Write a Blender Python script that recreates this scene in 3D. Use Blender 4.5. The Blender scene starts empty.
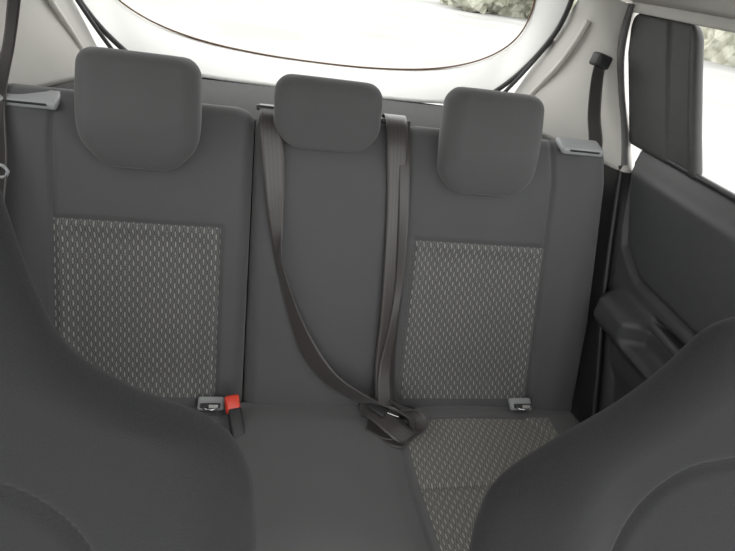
import bpy, numpy as np, math, random
from mathutils import Vector, Matrix
random.seed(3)
scene=bpy.context.scene
scene.view_settings.view_transform='Standard'
scene.view_settings.look='None'
# ------------------------------------------------------------ helpers
def link(o,parent=None):
    scene.collection.objects.link(o)
    if parent is not None: o.parent=parent
    return o
def empty(name):
    return link(bpy.data.objects.new(name,None))
def mesh(name,verts,faces,mat,parent=None,uv=None,smooth=True,weld=0.0):
    me=bpy.data.meshes.new(name)
    me.from_pydata([tuple(map(float,v)) for v in verts],[],[tuple(map(int,f)) for f in faces])
    if uv is not None:
        l=me.uv_layers.new(name='UVMap')
        idx=np.zeros(len(me.loops),dtype=np.int32); me.loops.foreach_get('vertex_index',idx)
        l.data.foreach_set('uv',np.asarray(uv,dtype=np.float32)[idx].ravel())
    if weld>0:
        import bmesh
        bm=bmesh.new(); bm.from_mesh(me); bmesh.ops.remove_doubles(bm,verts=bm.verts,dist=weld)
        bmesh.ops.recalc_face_normals(bm,faces=bm.faces); bm.to_mesh(me); bm.free()
    if smooth: me.polygons.foreach_set('use_smooth',[True]*len(me.polygons))
    me.materials.append(mat); me.update()
    return link(bpy.data.objects.new(name,me),parent)
def fn(a):
    if callable(a): return a
    return lambda t: np.full_like(t,float(a))
def it(xs,ys): return lambda t: np.interp(t,xs,ys)
def g(e,R):
    x=np.clip(e/R,0,1); return np.sqrt(np.clip(1-(1-x)**2,0,1))
def sm(x,a,b):
    x=np.clip((x-a)/(b-a),0,1); return x*x*(3-2*x)
def pad(name,L,R,t0,t1,F,B,edge,mapper,mat,parent=None,nu=60,nv=60,rb=.02,rt=.02,h=None,n0=0.0):
    L=fn(L);R=fn(R)
    u=np.linspace(0,1,nu); u=.35*(.5-.5*np.cos(np.pi*u))+.65*u
    v=np.linspace(0,1,nv); v=.35*(.5-.5*np.cos(np.pi*v))+.65*v
    t=t0+(t1-t0)*v
    l=L(t).copy(); r=R(t).copy()
    ins=np.zeros_like(t)
    for rad,d in ((rb,t-t0),(rt,t1-t)):
        if rad>0:
            q=np.clip(rad-d,0,rad); ins+=rad-np.sqrt(np.clip(rad*rad-q*q,0,None))
    l=l+ins; r=r-ins
    S=l[:,None]+(r-l)[:,None]*u[None,:]; T=np.repeat(t[:,None],nu,1)
    ex=np.minimum(S-l[:,None],r[:,None]-S); et=np.minimum(T-t0,t1-T)
    P=g(ex,edge)*g(et,edge)
    H=F*P+(h(S,T)*P if h else 0)
    V=[];UV=[]
    for nn in (n0+H,n0-B*P):
        X,Y,Z=mapper(S,T,nn)
        V.append(np.stack([X+0*S,Y+0*S,Z+0*S],-1).reshape(-1,3)); UV.append(np.stack([S,T],-1).reshape(-1,2))
    n=nu*nv; i=np.arange(nv-1)[:,None]*nu+np.arange(nu-1)[None,:]; i=i.ravel()
    f1=np.stack([i,i+1,i+nu+1,i+nu],-1); f2=np.stack([i+nu,i+nu+1,i+1,i],-1)+n
    return mesh(name,np.concatenate(V),np.concatenate([f1,f2]),mat,parent,np.concatenate(UV),weld=1e-5)
def groove(S,T,segs,depth=.006,w=.005):
    out=np.zeros_like(S)
    for (x0,y0,x1,y1) in segs:
        dx,dy=x1-x0,y1-y0; q=np.clip(((S-x0)*dx+(T-y0)*dy)/(dx*dx+dy*dy),0,1)
        d=np.hypot(S-x0-q*dx,T-y0-q*dy); out=np.maximum(out,np.exp(-(d/w)**2))
    return -depth*out
def tube(name,pts,rad,mat,parent=None,closed=False):
    cu=bpy.data.curves.new(name,'CURVE'); cu.dimensions='3D'; cu.bevel_depth=rad; cu.bevel_resolution=4; cu.resolution_u=8
    sp=cu.splines.new('NURBS'); sp.points.add(len(pts)-1)
    for p,q in zip(sp.points,pts): p.co=(*q,1)
    sp.use_endpoint_u=True; sp.order_u=3; sp.use_cyclic_u=closed
    ob=bpy.data.objects.new(name,cu); link(ob)
    dg=bpy.context.evaluated_depsgraph_get(); me=bpy.data.meshes.new_from_object(ob.evaluated_get(dg))
    bpy.data.objects.remove(ob); me.materials.clear(); me.materials.append(mat)
    me.polygons.foreach_set('use_smooth',[True]*len(me.polygons))
    return link(bpy.data.objects.new(name,me),parent)
def cat(P,k):
    P=np.array(P,float); P=np.vstack([2*P[0]-P[1],P,2*P[-1]-P[-2]]); o=[]
    for i in range(1,len(P)-2):
        for j in range(k):
            t=j/k; a,b,c,d=P[i-1:i+3]
            o.append(.5*((2*b)+(c-a)*t+(2*a-5*b+4*c-d)*t*t+(3*b-3*c+d-a)*t**3))
    o.append(P[-2]); return np.array(o)
def ribbon(name,data,mat,parent=None,thick=.0016,k=14,m=7):
    c=cat([d[0] for d in data],k); w=cat([np.array(d[1],float)/np.linalg.norm(d[1])*d[2] for d in data],k)
    n=len(c); V=[];UV=[]; L=0
    q=np.linspace(-.5,.5,m)
    tang=np.gradient(c,axis=0); nor=np.cross(w,tang); nor/=np.linalg.norm(nor,axis=1)[:,None]+1e-9
    for s in (1,-1):
        L=0
        for i in range(n):
            if i: L+=np.linalg.norm(c[i]-c[i-1])
            for a in q:
                V.append(c[i]+w[i]*a+nor[i]*s*thick*.5); UV.append((a*.047,L))
    F=[]
    N=n*m
    for i in range(n-1):
        for j in range(m-1):
            a=i*m+j; F.append((a,a+1,a+m+1,a+m)); F.append((N+a+m,N+a+m+1,N+a+1,N+a))
        a=i*m; F.append((a,a+m,N+a+m,N+a)); a=i*m+m-1; F.append((a+m,a,N+a,N+a+m))
    return mesh(name,V,F,mat,parent,UV)
def box(name,c,size,mat,parent=None,rot=(0,0,0),bev=.004,seg=3):
    import bmesh
    me=bpy.data.meshes.new(name); bm=bmesh.new(); bmesh.ops.create_cube(bm,size=1)
    bmesh.ops.scale(bm,vec=size,verts=bm.verts)
    if bev>0: bmesh.ops.bevel(bm,geom=list(bm.edges),offset=bev,segments=seg,profile=.5,affect='EDGES')
    bm.to_mesh(me); bm.free(); me.materials.append(mat)
    me.polygons.foreach_set('use_smooth',[True]*len(me.polygons))
    o=bpy.data.objects.new(name,me); link(o,parent); o.location=c; o.rotation_euler=rot
    return o
def loft(name,curves,mat,parent=None,k=8,thick=0):
    C=[cat(c,k) for c in curves]; C=np.array(C)
    C2=np.array([cat(C[:,j],4) if len(C)>2 else np.linspace(C[0,j],C[1,j],6) for j in range(C.shape[1])])
    n,m=C2.shape[:2]; V=C2.reshape(-1,3); F=[]
    for i in range(n-1):
        for j in range(m-1):
            a=i*m+j; F.append((a,a+1,a+m+1,a+m))
    o=mesh(name,V,F,mat,parent)
    if thick:
        md=o.modifiers.new('s','SOLIDIFY'); md.thickness=thick; md.offset=0
    return o
# ------------------------------------------------------------ materials
class NT:
    def __init__(s,name):
        s.m=bpy.data.materials.new(name); s.m.use_nodes=True; s.t=s.m.node_tree; s.n=s.t.nodes
        s.b=s.n['Principled BSDF']
    def add(s,k,**a):
        x=s.n.new(k)
        for i,v in a.items(): setattr(x,i,v)
        return x
    def L(s,a,b): s.t.links.new(a,b)
    def math(s,op,a,b=None,c=None):
        x=s.add('ShaderNodeMath',operation=op)
        for i,v in enumerate((a,b,c)):
            if v is None: continue
            if isinstance(v,(int,float)): x.inputs[i].default_value=v
            else: s.L(v,x.inputs[i])
        return x.outputs[0]
    def mix(s,f,a,b):
        x=s.add('ShaderNodeMix',data_type='RGBA')
        for i,v in ((0,f),(6,a),(7,b)):
            if isinstance(v,(int,float)): x.inputs[i].default_value=v
            elif isinstance(v,tuple): x.inputs[i].default_value=(*v,1)
            else: s.L(v,x.inputs[i])
        return x.outputs[2]
    def noise(s,scale,vec=None,detail=3):
        x=s.add('ShaderNodeTexNoise'); x.inputs['Scale'].default_value=scale; x.inputs['Detail'].default_value=detail
        if vec is not None: s.L(vec,x.inputs['Vector'])
        return x.outputs[0]
    def bump(s,h,st,dist=.001):
        x=s.add('ShaderNodeBump'); x.inputs['Strength'].default_value=st; x.inputs['Distance'].default_value=dist
        s.L(h,x.inputs['Height']); s.L(x.outputs[0],s.b.inputs['Normal'])
    def smooth(s,x,a,b):
        n=s.add('ShaderNodeMapRange',interpolation_type='SMOOTHSTEP'); s.L(x,n.inputs[0])
        n.inputs[1].default_value=a; n.inputs[2].default_value=b; return n.outputs[0]
def simple(name,col,rough=.6,nscale=60,var=.12,bump=.1,spec=.5,metal=0):
    s=NT(name); tc=s.add('ShaderNodeTexCoord'); f=s.noise(nscale,tc.outputs['Object'])
    c=s.mix(f,tuple(v*(1-var) for v in col),tuple(min(1,v*(1+var)) for v in col))
    s.L(c,s.b.inputs['Base Color']); s.b.inputs['Roughness'].default_value=rough
    s.b.inputs['Specular IOR Level'].default_value=spec; s.b.inputs['Metallic'].default_value=metal
    if bump: s.bump(s.noise(nscale*6,tc.outputs['Object']),bump)
    return s.m
def fabric(name,col,rects=(),tick=(.38,.375,.365),pan=(.137,.137,.136),sheen=.25):
    s=NT(name); tc=s.add('ShaderNodeTexCoord'); sp=s.add('ShaderNodeSeparateXYZ'); s.L(tc.outputs['UV'],sp.inputs[0])
    u,v=sp.outputs[0],sp.outputs[1]
    nz=s.noise(9,tc.outputs['UV'],4); fz=s.noise(900,tc.outputs['UV'],2)
    base=s.mix(nz,tuple(c*.86 for c in col),tuple(c*1.12 for c in col))
    base=s.mix(s.smooth(fz,.35,.65),base,tuple(c*1.32 for c in col))
    if rects:
        cw=.0078; cu=s.math('DIVIDE',u,cw); i=s.math('FLOOR',cu); fu=s.math('SUBTRACT',s.math('FRACT',cu),.5)
        par=s.math('MODULO',s.math('ADD',i,1000.0),2.0)
        vv=s.math('ADD',s.math('DIVIDE',v,.021),s.math('MULTIPLY',par,.5)); fv=s.math('SUBTRACT',s.math('FRACT',vv),.5)
        sl=s.math('ADD',fu,s.math('MULTIPLY',fv,.12))
        m1=s.math('SUBTRACT',1.0,s.smooth(s.math('ABSOLUTE',sl),.06,.2))
        m2=s.math('SUBTRACT',1.0,s.smooth(s.math('ABSOLUTE',fv),.20,.32))
        tk=s.math('MULTIPLY',s.math('MULTIPLY',m1,m2),s.smooth(s.noise(200,tc.outputs['UV'],1),.2,.6))
        d=s.math('ABSOLUTE',s.math('SUBTRACT',s.math('ABSOLUTE',s.math('MULTIPLY',fv,2.0)),s.math('SUBTRACT',1.0,s.math('MULTIPLY',s.math('ABSOLUTE',fu),2.0))))
        pc=s.mix(s.smooth(d,.05,.35),tuple(c*.6 for c in pan),tuple(c*1.15 for c in pan))
        pc=s.mix(tk,pc,tick)
        mask=None
        for (a,b,c,d) in rects:
            k=s.math('MULTIPLY',s.math('MULTIPLY',s.math('GREATER_THAN',u,a),s.math('LESS_THAN',u,b)),s.math('MULTIPLY',s.math('GREATER_THAN',v,c),s.math('LESS_THAN',v,d)))
            mask=k if mask is None else s.math('MAXIMUM',mask,k)
        base=s.mix(mask,base,pc)
    s.L(base,s.b.inputs['Base Color']); s.b.inputs['Roughness'].default_value=.95
    s.b.inputs['Specular IOR Level'].default_value=.15
    s.b.inputs['Sheen Weight'].default_value=sheen; s.b.inputs['Sheen Roughness'].default_value=.5
    s.bump(fz,.5,.0009)
    return s.m
GREY=(.086,.0865,.0885)
PL=(-.5117,-.2068); PR=(.1922,.4949); PT=(.007,.3645)
CR=[(.19,.54,-.50,-.052),(-.54,-.20,-.50,-.052)]
m_back=fabric('seat_fabric_back',GREY,[(PL[0],PL[1],PT[0],PT[1]),(PR[0],PR[1],PT[0],PT[1])])
m_cush=fabric('seat_fabric_cushion',(.108,.108,.110),CR,pan=(.19,.185,.172),tick=(.43,.42,.37))
m_plain=fabric('seat_fabric_plain',GREY)
m_head=fabric('headrest_fabric',(.080,.0805,.0815))
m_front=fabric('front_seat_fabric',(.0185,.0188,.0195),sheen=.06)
m_door=simple('door_plastic',(.064,.065,.067),.5,40,.12,.25)
m_black=simple('black_plastic',(.025,.025,.026),.5,60,.2,.2)
m_frame=simple('window_frame_trim',(.042,.042,.042),.6,50,.2,.1)
m_shelf=simple('shelf_carpet',(.065,.065,.065),.95,200,.3,.4)
m_trim=simple('pillar_trim_plastic',(.52,.508,.475),.6,12,.05,.08)
m_tail=simple('tailgate_trim_plastic',(.82,.82,.80),.5,8,.04,.05)
m_ceil=simple('headliner_fabric',(.52,.505,.47),.95,150,.06,.2)
m_seal=simple('rubber_seal',(.12,.065,.035),.5,40,.2,.05)
m_gseal=simple('aperture_seal_rubber',(.11,.11,.11),.6,40,.2,.05)
m_red=simple('red_button_plastic',(.75,.06,.03),.35,40,.05,.02)
m_greyp=simple('grey_plastic',(.36,.37,.38),.45,40,.06,.05)
m_label=simple('label_white',(.45,.45,.44),.5,40,.05,0)
m_steel=simple('steel',(.6,.6,.6),.25,40,.05,0,metal=1)
m_carpet=simple('floor_carpet',(.03,.03,.03),.95,200,.3,.5)
s=NT('belt_webbing'); tc=s.add('ShaderNodeTexCoord'); sp=s.add('ShaderNodeSeparateXYZ'); s.L(tc.outputs['UV'],sp.inputs[0])
st=s.math('ABSOLUTE',s.math('SUBTRACT',s.math('FRACT',s.math('DIVIDE',sp.outputs[0],.0085)),.5))
rb=s.math('ABSOLUTE',s.math('SUBTRACT',s.math('FRACT',s.math('DIVIDE',sp.outputs[1],.002)),.5))
s.L(s.mix(s.smooth(st,.3,.5),(.056,.050,.049),(.036,.032,.032)),s.b.inputs['Base Color']); s.b.inputs['Roughness'].default_value=.34
s.b.inputs['Sheen Weight'].default_value=.15; s.bump(rb,.3,.0005); m_belt=s.m
s=NT('glass_clear'); tr=s.add('ShaderNodeBsdfTransparent'); tr.inputs[0].default_value=(.97,.98,.97,1); gl=s.add('ShaderNodeBsdfGlossy'); gl.inputs['Roughness'].default_value=.02
mx=s.add('ShaderNodeMixShader'); mx.inputs[0].default_value=.05; s.L(tr.outputs[0],mx.inputs[1]); s.L(gl.outputs[0],mx.inputs[2]); s.L(mx.outputs[0],s.n['Material Output'].inputs[0]); m_glass=s.m
s=NT('pale_concrete'); tc=s.add('ShaderNodeTexCoord'); f=s.noise(.5,tc.outputs['Object'],6)
s.L(s.mix(s.smooth(f,.3,.7),(.275,.275,.265),(.36,.36,.355)),s.b.inputs['Base Color']); s.b.inputs['Roughness'].default_value=.9; m_ground=s.m
s=NT('foliage'); tc=s.add('ShaderNodeTexCoord'); f=s.noise(2.5,tc.outputs['Object'],6)
s.L(s.mix(s.smooth(f,.35,.65),(.24,.24,.18),(.50,.50,.42)),s.b.inputs['Base Color']); s.b.inputs['Roughness'].default_value=.8; m_leaf=s.m
# ------------------------------------------------------------ camera
cd=bpy.data.cameras.new('camera'); cd.sensor_width=36; cd.lens=555*36/735; cd.clip_start=.02
cam=link(bpy.data.objects.new('camera',cd))
yw,pt,rl=.2317,.5201,.1657
fw=Vector((math.sin(yw)*math.cos(pt),math.cos(yw)*math.cos(pt),-math.sin(pt)))
r0=Vector((math.cos(yw),-math.sin(yw),0)); u0=r0.cross(fw)
Rv=math.cos(rl)*r0+math.sin(rl)*u0; Uv=math.cos(rl)*u0-math.sin(rl)*r0
M=Matrix((Rv,Uv,-fw)).transposed().to_4x4(); M.translation=Vector((-.1367,-.9001,1.2124)); cam.matrix_world=M
scene.camera=cam
# ------------------------------------------------------------ rear seat
sL,cL=math.sin(.3402),math.cos(.3402)
def SB(S,T,N): return S, T*sL-N*cL, .36+T*cL+N*sL
def sb(s,t,n): return (s,t*sL-n*cL,.36+t*cL+n*sL)
rear=empty('rear_bench_seat')
def h_left(S,T):
    h=groove(S,T,[(PL[0],PT[1],PL[1],PT[1]),(PL[1],PT[0],PL[1],PT[1]),(-.508,-.02,-.513,.60)],.009,.005)
    inside=sm(S,PL[0],PL[0]+.05)*(1-sm(S,PL[1]-.05,PL[1]))*sm(T,PT[0]-.02,.06)*(1-sm(T,PT[1]-.04,PT[1]))
    h+=-.012*inside+.012*np.exp(-((S+.575)/.04)**2)
    h+=-.02*sm(T,.5,.6)
    return h
def h_right(S,T):
    h=groove(S,T,[(PR[0],PT[1],PR[1],PT[1]),(PR[0],PT[0],PR[0],PT[1]),(.508,-.02,.487,.60)],.009,.005)
    inside=sm(S,PR[0],PR[0]+.05)*(1-sm(S,PR[1]-.05,PR[1]))*sm(T,PT[0]-.02,.06)*(1-sm(T,PT[1]-.04,PT[1]))
    h+=-.012*inside+.012*np.exp(-((S-.57)/.04)**2)
    h+=-.02*sm(T,.5,.6)
    return h
pad('backrest_left',it([-.05,.2,.6],[-.64,-.645,-.625]),-.151,-.05,.603,.05,.06,.028,SB,m_back,rear,150,170,.02,.035,h_left,-.045)
pad('backrest_right',.151,it([-.05,.2,.6],[.64,.645,.625]),-.05,.603,.05,.06,.028,SB,m_back,rear,150,170,.02,.035,h_right,-.045)
pad('backrest_middle',-.149,.149,-.05,.60,.05,.06,.03,SB,m_plain,rear,70,140,.02,.03,lambda S,T:.006-.02*sm(T,.48,.6)-.012*(np.abs(S)/.15)**2,-.045)
pad('gap_light_blocker',-.60,.60,-.06,.575,.006,.01,.01,SB,m_carpet,rear,12,12,.01,.02,None,-.098)  # unseen panel added to stop outside light leaking between the backrests
def CU(S,T,N): return S, T, .36+N
def h_c(S,T):
    h=groove(S,T,[(.19,-.052,.48,-.052),(.48,-.052,.54,-.12),(.54,-.12,.54,-.5),(.178,-.02,.178,-.5),(.19,-.235,.54,-.235),(-.19,-.02,-.19,-.5),(-.19,-.052,-.54,-.052),(-.2,-.235,-.54,-.235)],.007,.005)
    h+=.006*np.exp(-((np.abs(S)-.34)/.09)**2)+.008*(1-sm(np.abs(S),.13,.18))
    h+=.02*sm(-T,.2,.42)-.012*sm(T,-.07,.0)
    return h
pad('seat_cushion',-.64,.64,-.52,.03,.055,.13,.05,CU,m_cush,rear,260,120,.04,.02,h_c,-.055)
box('seat_base',(0,-.21,.13),(1.2,.50,.25),m_carpet,rear,bev=.02)
for sx,tt in ((-1,.578),(1,.592)):
    c=sb(sx*.55,tt,-.012)
    box('latch_plate',c,(.10,.05,.016),m_greyp,rear,rot=(.25,0,0),bev=.006)
    box('latch_plate_slot',(c[0],c[1]-.027,c[2]-.002),(.07,.003,.004),m_black,rear,rot=(.25,0,0),bev=.001)
for sx in (-.212,.478):
    box('anchor_pocket',(sx,-.022,.371),(.052,.028,.013),m_greyp,rear,rot=(.5,0,0),bev=.004)
    box('anchor_recess',(sx,-.034,.377),(.040,.010,.008),m_black,rear,rot=(.7,0,0),bev=.002)
    box('anchor_label',(sx+.006,-.039,.380),(.018,.007,.005),m_label,rear,rot=(.9,0,0),bev=.0015)
    tube('anchor_bar',[(sx-.018,-.02,.372),(sx-.018,-.045,.376),(sx+.018,-.045,.376),(sx+.018,-.02,.372)],.0025,m_steel,rear)
# ------------------------------------------------------------ headrests
def headrest(cx,t0,t1,hw_t,hw_b,name='headrest',F=.045,tap=.075,rb=.036):
    e=empty(name)
    pr=cat([(t0-.01,hw_b-.004),(t0+.02,hw_b+.004),(t0+tap*.6,(hw_t+hw_b)/2+.006),(t0+tap,hw_t-.001),((t0+t1)/2+.03,hw_t),(t1,hw_t-.004)],8)
    L=it(pr[:,0],cx-pr[:,1]); R=it(pr[:,0],cx+pr[:,1])
    def h(S,T):
        return -.026*(1-sm(T,t0,t0+.09))-.004*((S-cx)/hw_t)**2
    pad('cushion',L,R,t0,t1,F,.05,.036,SB,m_head,e,80,80,rb,.03,h,.025)
    for q in (-.045,.045):
        tube('post',[sb(cx+q,.50,-.03),sb(cx+q,.56,-.025),sb(cx+q,t1-.04,.01)],.005,m_steel,e)
        box('post_sleeve',sb(cx+q,.602,-.02),(.026,.026,.014),m_black,e,rot=(-.34,0,0))
    return e
headrest(-.355,.468,.674,.108,.080)
headrest(-.012,.532,.668,.105,.088,F=.035)
headrest(.325,.472,.682,.107,.088)
# ------------------------------------------------------------ belts
cb=empty('seat_belt')
ribbon('strap_left',[
 (sb(-.118,.57,-.09),(1,0,0),.045),(sb(-.120,.612,-.05),(1,0,0),.045),(sb(-.120,.598,-.008),(1,0,0),.045),(sb(-.118,.56,.012),(1,0,.1),.045),
 (sb(-.106,.45,.012),(.9,.1,.5),.044),(sb(-.096,.36,.02),(.45,.1,.8),.040),(sb(-.086,.29,.026),(.15,-.2,1),.040),(sb(-.055,.20,.032),(.35,-.3,.9),.040),
 (sb(-.018,.125,.038),(.65,-.25,.7),.042),(sb(.03,.068,.05),(.55,-.35,.8),.045),(sb(.09,.035,.065),(.3,-.5,.85),.046),(sb(.15,.02,.08),(.1,-.8,.6),.046),
 (( .190,-.082,.402),(-.1,-1,.3),.046),((.206,-.090,.390),(-.25,-1,0),.046),((.195,-.10,.374),(-.3,-1,0),.046),((.15,-.10,.368),(-.4,-1,0),.046),((.11,-.075,.369),(-.3,-1,0),.046)],m_belt,cb)
ribbon('strap_right',[
 (sb(.131,.57,-.09),(1,0,0),.045),(sb(.132,.618,-.05),(1,0,0),.045),(sb(.132,.605,-.008),(1,0,0),.045),(sb(.133,.56,.012),(1,0,.1),.042),
 (sb(.141,.45,.010),(1,-.1,.1),.038),(sb(.146,.345,.010),(1,0,.1),.036),(sb(.151,.2,.012),(1,0,.0),.040),(sb(.151,.10,.012),(1,0,-.1),.045),(sb(.153,.04,.02),(1,0,0),.045),((.155,-.035,.375),(1,0,0),.045),((.158,-.06,.366),(1,.1,0),.045)],m_belt,cb)
ribbon('strap_overlap',[
 (sb(.150,.60,-.004),(1,0,0),.02),(sb(.152,.52,.014),(1,0,.3),.022),(sb(.160,.40,.018),(1,-.4,.2),.022),(sb(.164,.28,.018),(1,-.4,.2),.018),(sb(.160,.17,.016),(1,0,.1),.02),(sb(.150,.08,.022),(1,0,0),.028),((.150,-.045,.385),(1,0,0),.035)],m_belt,cb)
ribbon('strap_loop',[((.100,-.03,.375),(.2,1,.1),.040),((.105,-.045,.392),(.4,1,.5),.044),((.125,-.075,.398),(.6,1,.3),.044),((.155,-.105,.390),(.7,.8,.2),.044),((.183,-.124,.380),(.8,.6,.2),.044),((.208,-.120,.379),(.9,.3,.5),.044),((.212,-.092,.392),(1,-.2,.6),.044),((.192,-.070,.404),(.9,-.7,.3),.044),((.165,-.06,.405),(.4,-1,.1),.044)],m_belt,cb)
ribbon('strap_fold',[((.10,-.055,.366),(.5,1,0),.044),((.13,-.090,.367),(.6,1,0),.044),((.160,-.118,.368),(.7,1,0),.044),((.185,-.130,.372),(.9,.7,.2),.044),((.20,-.125,.385),(1,.4,.4),.044)],m_belt,cb)
box('belt_tongue',(.128,-.070,.404),(.042,.024,.010),m_black,cb,rot=(.3,.1,-.75))
box('belt_tongue_plate',(.160,-.078,.403),(.03,.018,.004),m_steel,cb,rot=(.3,.1,-.4),bev=.001)
for x in (-.118,.133):
    box('belt_guide',sb(x,.606,-.03),(.062,.03,.010),m_black,cb,rot=(-.2,0,0),bev=.003)
bk=empty('seat_belt_buckle')
box('body',(-.158,-.080,.374),(.027,.060,.018),m_black,bk,rot=(.62,0,.25),bev=.005)
box('release_button',(-.168,-.048,.394),(.029,.036,.022),m_red,bk,rot=(.72,0,.25),bev=.005)
ribbon('stalk',[((-.153,-.09,.365),(1,0,0),.02),((-.15,-.10,.352),(1,0,0),.02),((-.15,-.10,.34),(1,0,0),.02)],m_belt,bk)
bk2=empty('seat_belt_buckle')
box('body',(.180,-.050,.378),(.052,.028,.018),m_black,bk2,rot=(.3,-.1,-.35),bev=.005)
box('release_button',(.206,-.060,.383),(.012,.024,.014),m_black,bk2,rot=(.3,-.1,-.35),bev=.003)
for sx in (-1,1):
    e=empty('seat_belt')
    if sx>0:
        ribbon('strap',[((.632,.375,1.075),(1,.3,0),.034),((.628,.355,1.03),(1,.2,0),.036),((.616,.30,.965),(1,.2,0),.038),((.603,.235,.915),(1,.2,0),.04),((.60,.225,.86),(1,.2,0),.04)],m_belt,e)
        box('pillar_slot',(.634,.378,1.075),(.044,.03,.03),m_black,e,rot=(0,.2,.25),bev=.006)
    else:
        ribbon('strap',[((-.612,.40,1.075),(.5,-.6,.1),.045),((-.606,.35,1.04),(.6,-.6,0),.046),((-.605,.29,.97),(.6,-.6,.1),.046),((-.598,.19,.90),(.8,-.6,0),.045),((-.583,.11,.80),(.8,-.6,0),.045),((-.59,.03,.66),(.8,-.6,0),.045),((-.60,-.03,.45),(.8,-.6,0),.045)],m_belt,e)
        box('pillar_slot',(-.615,.40,1.075),(.02,.07,.03),m_black,e,rot=(0,-.2,-.45),bev=.006)
        tube('belt_stop',[(-.575+.012*math.cos(a),.095,.80+.012*math.sin(a)) for a in np.linspace(0,6.283,10)[:-1]],.003,m_greyp,e,closed=True)
# ------------------------------------------------------------ front seats
def FS(S,T,N): return S,-.54+(T-.664)*.36-N*.941,T+N*.339
def front(c,zs,hw,top,name='front_seat'):
    e=empty(name); sg=1 if c>0 else -1
    L=it(zs,[c-a for a in hw]); R=it(zs,[c+a for a in hw])
    segs=[]
    for q in (-1,1):
        pts=cat([(c+q*.17,.25),(c+q*.168,.50),(c+q*.158,.64),(c+q*.13,.71),(c+q*.075,.755),(c,.77)],8)
        segs+=[(*pts[i],*pts[i+1]) for i in range(len(pts)-1)]
    segs+=[(c-.16,.585,c+.16,.585)]
    def h(S,T):
        return groove(S,T,segs,.010,.006)+.03*np.exp(-((np.abs(S-c)-.215)/.05)**2)*(1-sm(T,.7,.8))
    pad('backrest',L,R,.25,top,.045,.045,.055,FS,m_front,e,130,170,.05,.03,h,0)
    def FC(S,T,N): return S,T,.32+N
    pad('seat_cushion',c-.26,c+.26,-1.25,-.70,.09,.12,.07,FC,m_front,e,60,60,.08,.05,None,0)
    box('seat_base',(c,-.95,.10),(.42,.42,.2),m_black,e,bev=.02)
    return e
def smoothprof(zs,hw,n=60):
    c=cat(np.stack([zs,hw],1),12); return list(c[:,0]),list(c[:,1])
zs,hw=smoothprof([.25,.45,.62,.70,.75,.79,.82,.86,.91,.96,1.01,1.06],[.25,.27,.288,.286,.277,.247,.174,.112,.084,.067,.052,.035])
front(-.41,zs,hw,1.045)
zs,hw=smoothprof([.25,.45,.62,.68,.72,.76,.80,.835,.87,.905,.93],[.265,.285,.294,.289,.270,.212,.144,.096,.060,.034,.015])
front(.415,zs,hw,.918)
# ------------------------------------------------------------ doors
def door(side):
    e=empty('car_door')
    def DM(S,T,N): return side*(.705-N),S,T
    R=it([.15,.41,.637,.89,.93],[-.14,-.03,.10,.20,.215])
    def h(S,T):
        up=.022*sm(T,.665,.70)*(1-sm(T,.875,.92))
        arm=.062*sm(T,.52,.60)*(1-sm(T,.632,.652))*(1-sm(S,.03,.09))
        cup=-.05*sm(S,-.21,-.19)*(1-sm(S,-.09,-.06))*sm(T,.585,.60)*(1-sm(T,.64,.66))
        fr=.02*sm(T,.44,.5)*(1-sm(T,.665,.70))
        gr=groove(S,T,[(-.6,.672,.02,.690),(.02,.690,.10,.735),(.10,.735,.19,.885)],.014,.007)
        poc=.03*(1-sm(T,.36,.40))*(1-sm(S,-.2,-.12))
        return up+arm+cup+fr+gr+poc
    pad('door_panel',-.65,R,.15,.928,.012,.01,.02,DM,m_door,e,170,150,.01,.015,h,.0)
    box('pull_handle',(side*.648,-.15,.652),(.014,.12,.018),m_door,e,rot=(.06,0,0),bev=.007)
    box('waist_seal',(side*.700,-.22,.931),(.014,.84,.012),m_black,e,bev=.005)
    QL=it([.905,.94,1.0,1.1,1.19],[.010,.018,.060,.125,.180]); QR=it([.88,.915,1.0,1.1,1.15,1.19],[.22,.245,.305,.378,.40,.41])
    pad('quarter_panel',QL,QR,.922,1.187,.012,.01,.012,DM,m_frame,e,50,60,.004,.03,lambda S,T:-.006*sm(S-QL(T),.02,.03)*(1-sm(S-QL(T),.09,.10)),.003)
    mesh('window_glass',[(side*.705,-.65,.92),(side*.705,.03,.92),(side*.70,.19,1.185),(side*.70,-.65,1.185)],[(0,1,2,3)],m_glass,e,smooth=False)
    box('window_frame_top',(side*.69,-.15,1.196),(.02,1.12,.024),m_trim,e,bev=.005)
    tube('door_seal',[(side*.672,-.10,.2),(side*.672,.0,.42),(side*.672,.125,.64),(side*.672,.215,.88)],.007,m_black,e)
door(1); door(-1)
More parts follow.
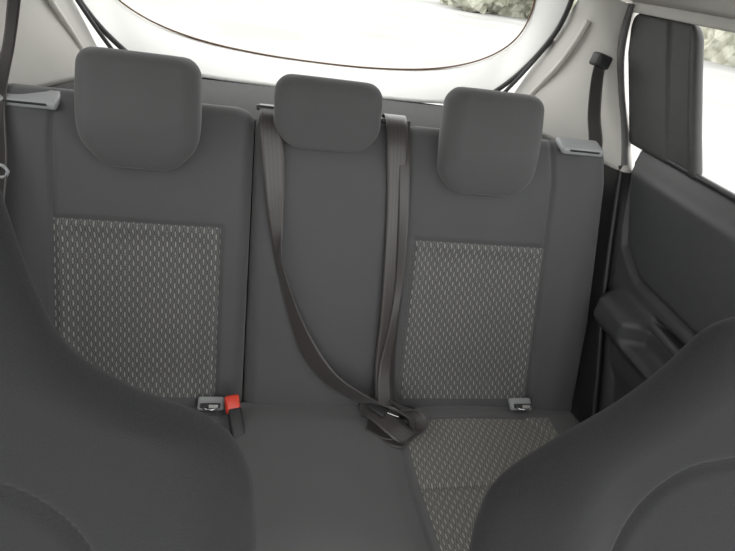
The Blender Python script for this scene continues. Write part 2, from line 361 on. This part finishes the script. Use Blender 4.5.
# ------------------------------------------------------------ side and pillar trim, ceiling, shelf, tailgate
for side,nm in ((1,'right'),(-1,'left')):
    e=empty('pillar_trim_'+nm)
    A=[(side*.50,.56,.88),(side*.535,.565,.96),(side*.575,.565,1.05),(side*.60,.53,1.15),(side*.585,.45,1.24)]
    Mi=[(side*.61,.36,.87),(side*.615,.40,.96),(side*.625,.43,1.05),(side*.63,.44,1.14),(side*.615,.42,1.215)]
    B=[(side*.672,.20,.87),(side*.675,.26,.94),(side*.675,.34,1.03),(side*.675,.40,1.12),(side*.665,.40,1.20)]
    Cc=[(side*.725,.24,.87),(side*.725,.30,.94),(side*.725,.38,1.03),(side*.725,.43,1.12),(side*.725,.42,1.21)]
    loft('pillar_panel',[A,Mi,B,Cc],m_trim,e,thick=.004)
    tube('aperture_seal',[(side*.677,.21,.88),(side*.682,.262,.94),(side*.682,.342,1.03),(side*.682,.402,1.12),(side*.675,.40,1.20)],.0085,m_gseal,e)
    tube('trim_ridge',[(side*.53,.53,.90),(side*.56,.515,.97),(side*.60,.475,1.06),(side*.615,.455,1.15)],.007,m_trim,e)
    loft('cargo_side_panel',[[(side*.50,.60,.88),(side*.52,.62,.3)],[(side*.61,.36,.875),(side*.60,.36,.3)],[(side*.71,.19,.875),(side*.71,-.2,.15)]],m_black,e,thick=.004)
V=[];F=[];ny,nx=14,31
for j in range(ny):
    y=-.72+j*(.47+.72)/(ny-1)
    for i in range(nx):
        x=-.695+i*1.39/(nx-1); z=1.20+.10*(1-abs(x/.695)**2.6)-.03*max(0,(y-.1)/.37)**2*(1-abs(x/.695)**2)
        V.append((x,y,z))
for j in range(ny-1):
    for i in range(nx-1):
        a=j*nx+i; F.append((a,a+1,a+nx+1,a+nx))
ce=mesh('ceiling',V,F,m_ceil); md=ce.modifiers.new('s','SOLIDIFY'); md.thickness=.02; md.offset=1
ps=empty('parcel_shelf')
pad('shelf_panel',it([.26,.58],[-.60,-.50]),it([.26,.58],[.60,.50]),.25,.585,.012,.012,.012,lambda S,T,N:(S,T,.875+N+.0*S),m_shelf,ps,60,40,.01,.03)
tg=empty('tailgate')
inner=[(0,.945),(.15,.948),(.30,.962),(.42,.992),(.50,1.04),(.535,1.10),(.53,1.18),(.50,1.27)]
outer=[(0,.885),(.15,.886),(.30,.890),(.43,.905),(.50,.955),(.565,1.05),(.595,1.15),(.575,1.26)]
def yy(z,o): return o+ -.35*max(0,z-1.0)
def full(p,o): 
    r=[(x,yy(z,o),z) for x,z in p]; return [(-x,y,z) for x,y,z in r[:0:-1]]+r
loft('inner_trim',[full(outer,.585),full([((a[0]+b[0])/2,(a[1]+b[1])/2-.004) for a,b in zip(inner,outer)],.615),full(inner,.655)],m_tail,tg,thick=.004)
tube('glass_seal',full(inner,.652),.0022,m_seal,tg)
for side in (-1,1):
    tube('opening_seal',[(side*x,yy(z,.575),z) for x,z in outer[3:]],.0065,m_black,tg)
gi=full(inner,.66); n=len(gi)
V=[(x,y,z) for x,y,z in gi]; V2=[(x,yy(1.28,.66),1.28) for x,y,z in gi]
mesh('window_glass',V+V2,[(i,i+1,n+i+1,n+i) for i in range(n-1)],m_glass,tg,smooth=False)
for side in (-1,1):
    tube('gas_strut',[(side*.475,.56,.915),(side*.53,.56,.985),(side*.585,.55,1.09)],.005,m_black,tg)
loft('lower_panel',[[(-.52,.60,.88),(-.25,.60,.885),(0,.60,.885),(.25,.60,.885),(.52,.60,.88)],[(-.52,.66,.3),(-.25,.66,.3),(0,.66,.3),(.25,.66,.3),(.52,.66,.3)]],m_black,tg)
box('floor',(0,-.5,-.02),(1.42,2.4,.04),m_carpet,bev=.005)
# ------------------------------------------------------------ outside
mesh('ground',[(-80,-80,-.4),(80,-80,-.4),(80,80,-.4),(-80,80,-.4)],[(0,1,2,3)],m_ground,smooth=False)
import bmesh
def hedge(x0,x1,y0,y1,zt,n,r):
    bm=bmesh.new()
    for i in range(n):
        c=Vector((random.uniform(x0,x1),random.uniform(y0,y1),random.uniform(-.2,zt)))
        b=bmesh.ops.create_icosphere(bm,subdivisions=3,radius=r*random.uniform(.6,1.2))
        for v in b['verts']:
            v.co=v.co*(1+random.uniform(-.18,.18))+c
    me=bpy.data.meshes.new('hedge'); bm.to_mesh(me); bm.free(); me.materials.append(m_leaf)
    link(bpy.data.objects.new('hedge',me))
hedge(9,15,26,29,1.8,40,1.0)
hedge(17,26,12,24,2.2,45,1.3)
# ------------------------------------------------------------ light
w=bpy.data.worlds.new('sky'); scene.world=w; w.use_nodes=True; nt=w.node_tree; bg=nt.nodes['Background']
tc=nt.nodes.new('ShaderNodeTexCoord'); sp=nt.nodes.new('ShaderNodeSeparateXYZ'); nt.links.new(tc.outputs['Generated'],sp.inputs[0])
cr=nt.nodes.new('ShaderNodeValToRGB'); nt.links.new(sp.outputs[2],cr.inputs[0])
cr.color_ramp.elements[0].color=(.97,.968,.955,1); cr.color_ramp.elements[1].color=(1,.995,.985,1)
nt.links.new(cr.outputs[0],bg.inputs[0]); bg.inputs[1].default_value=3.4
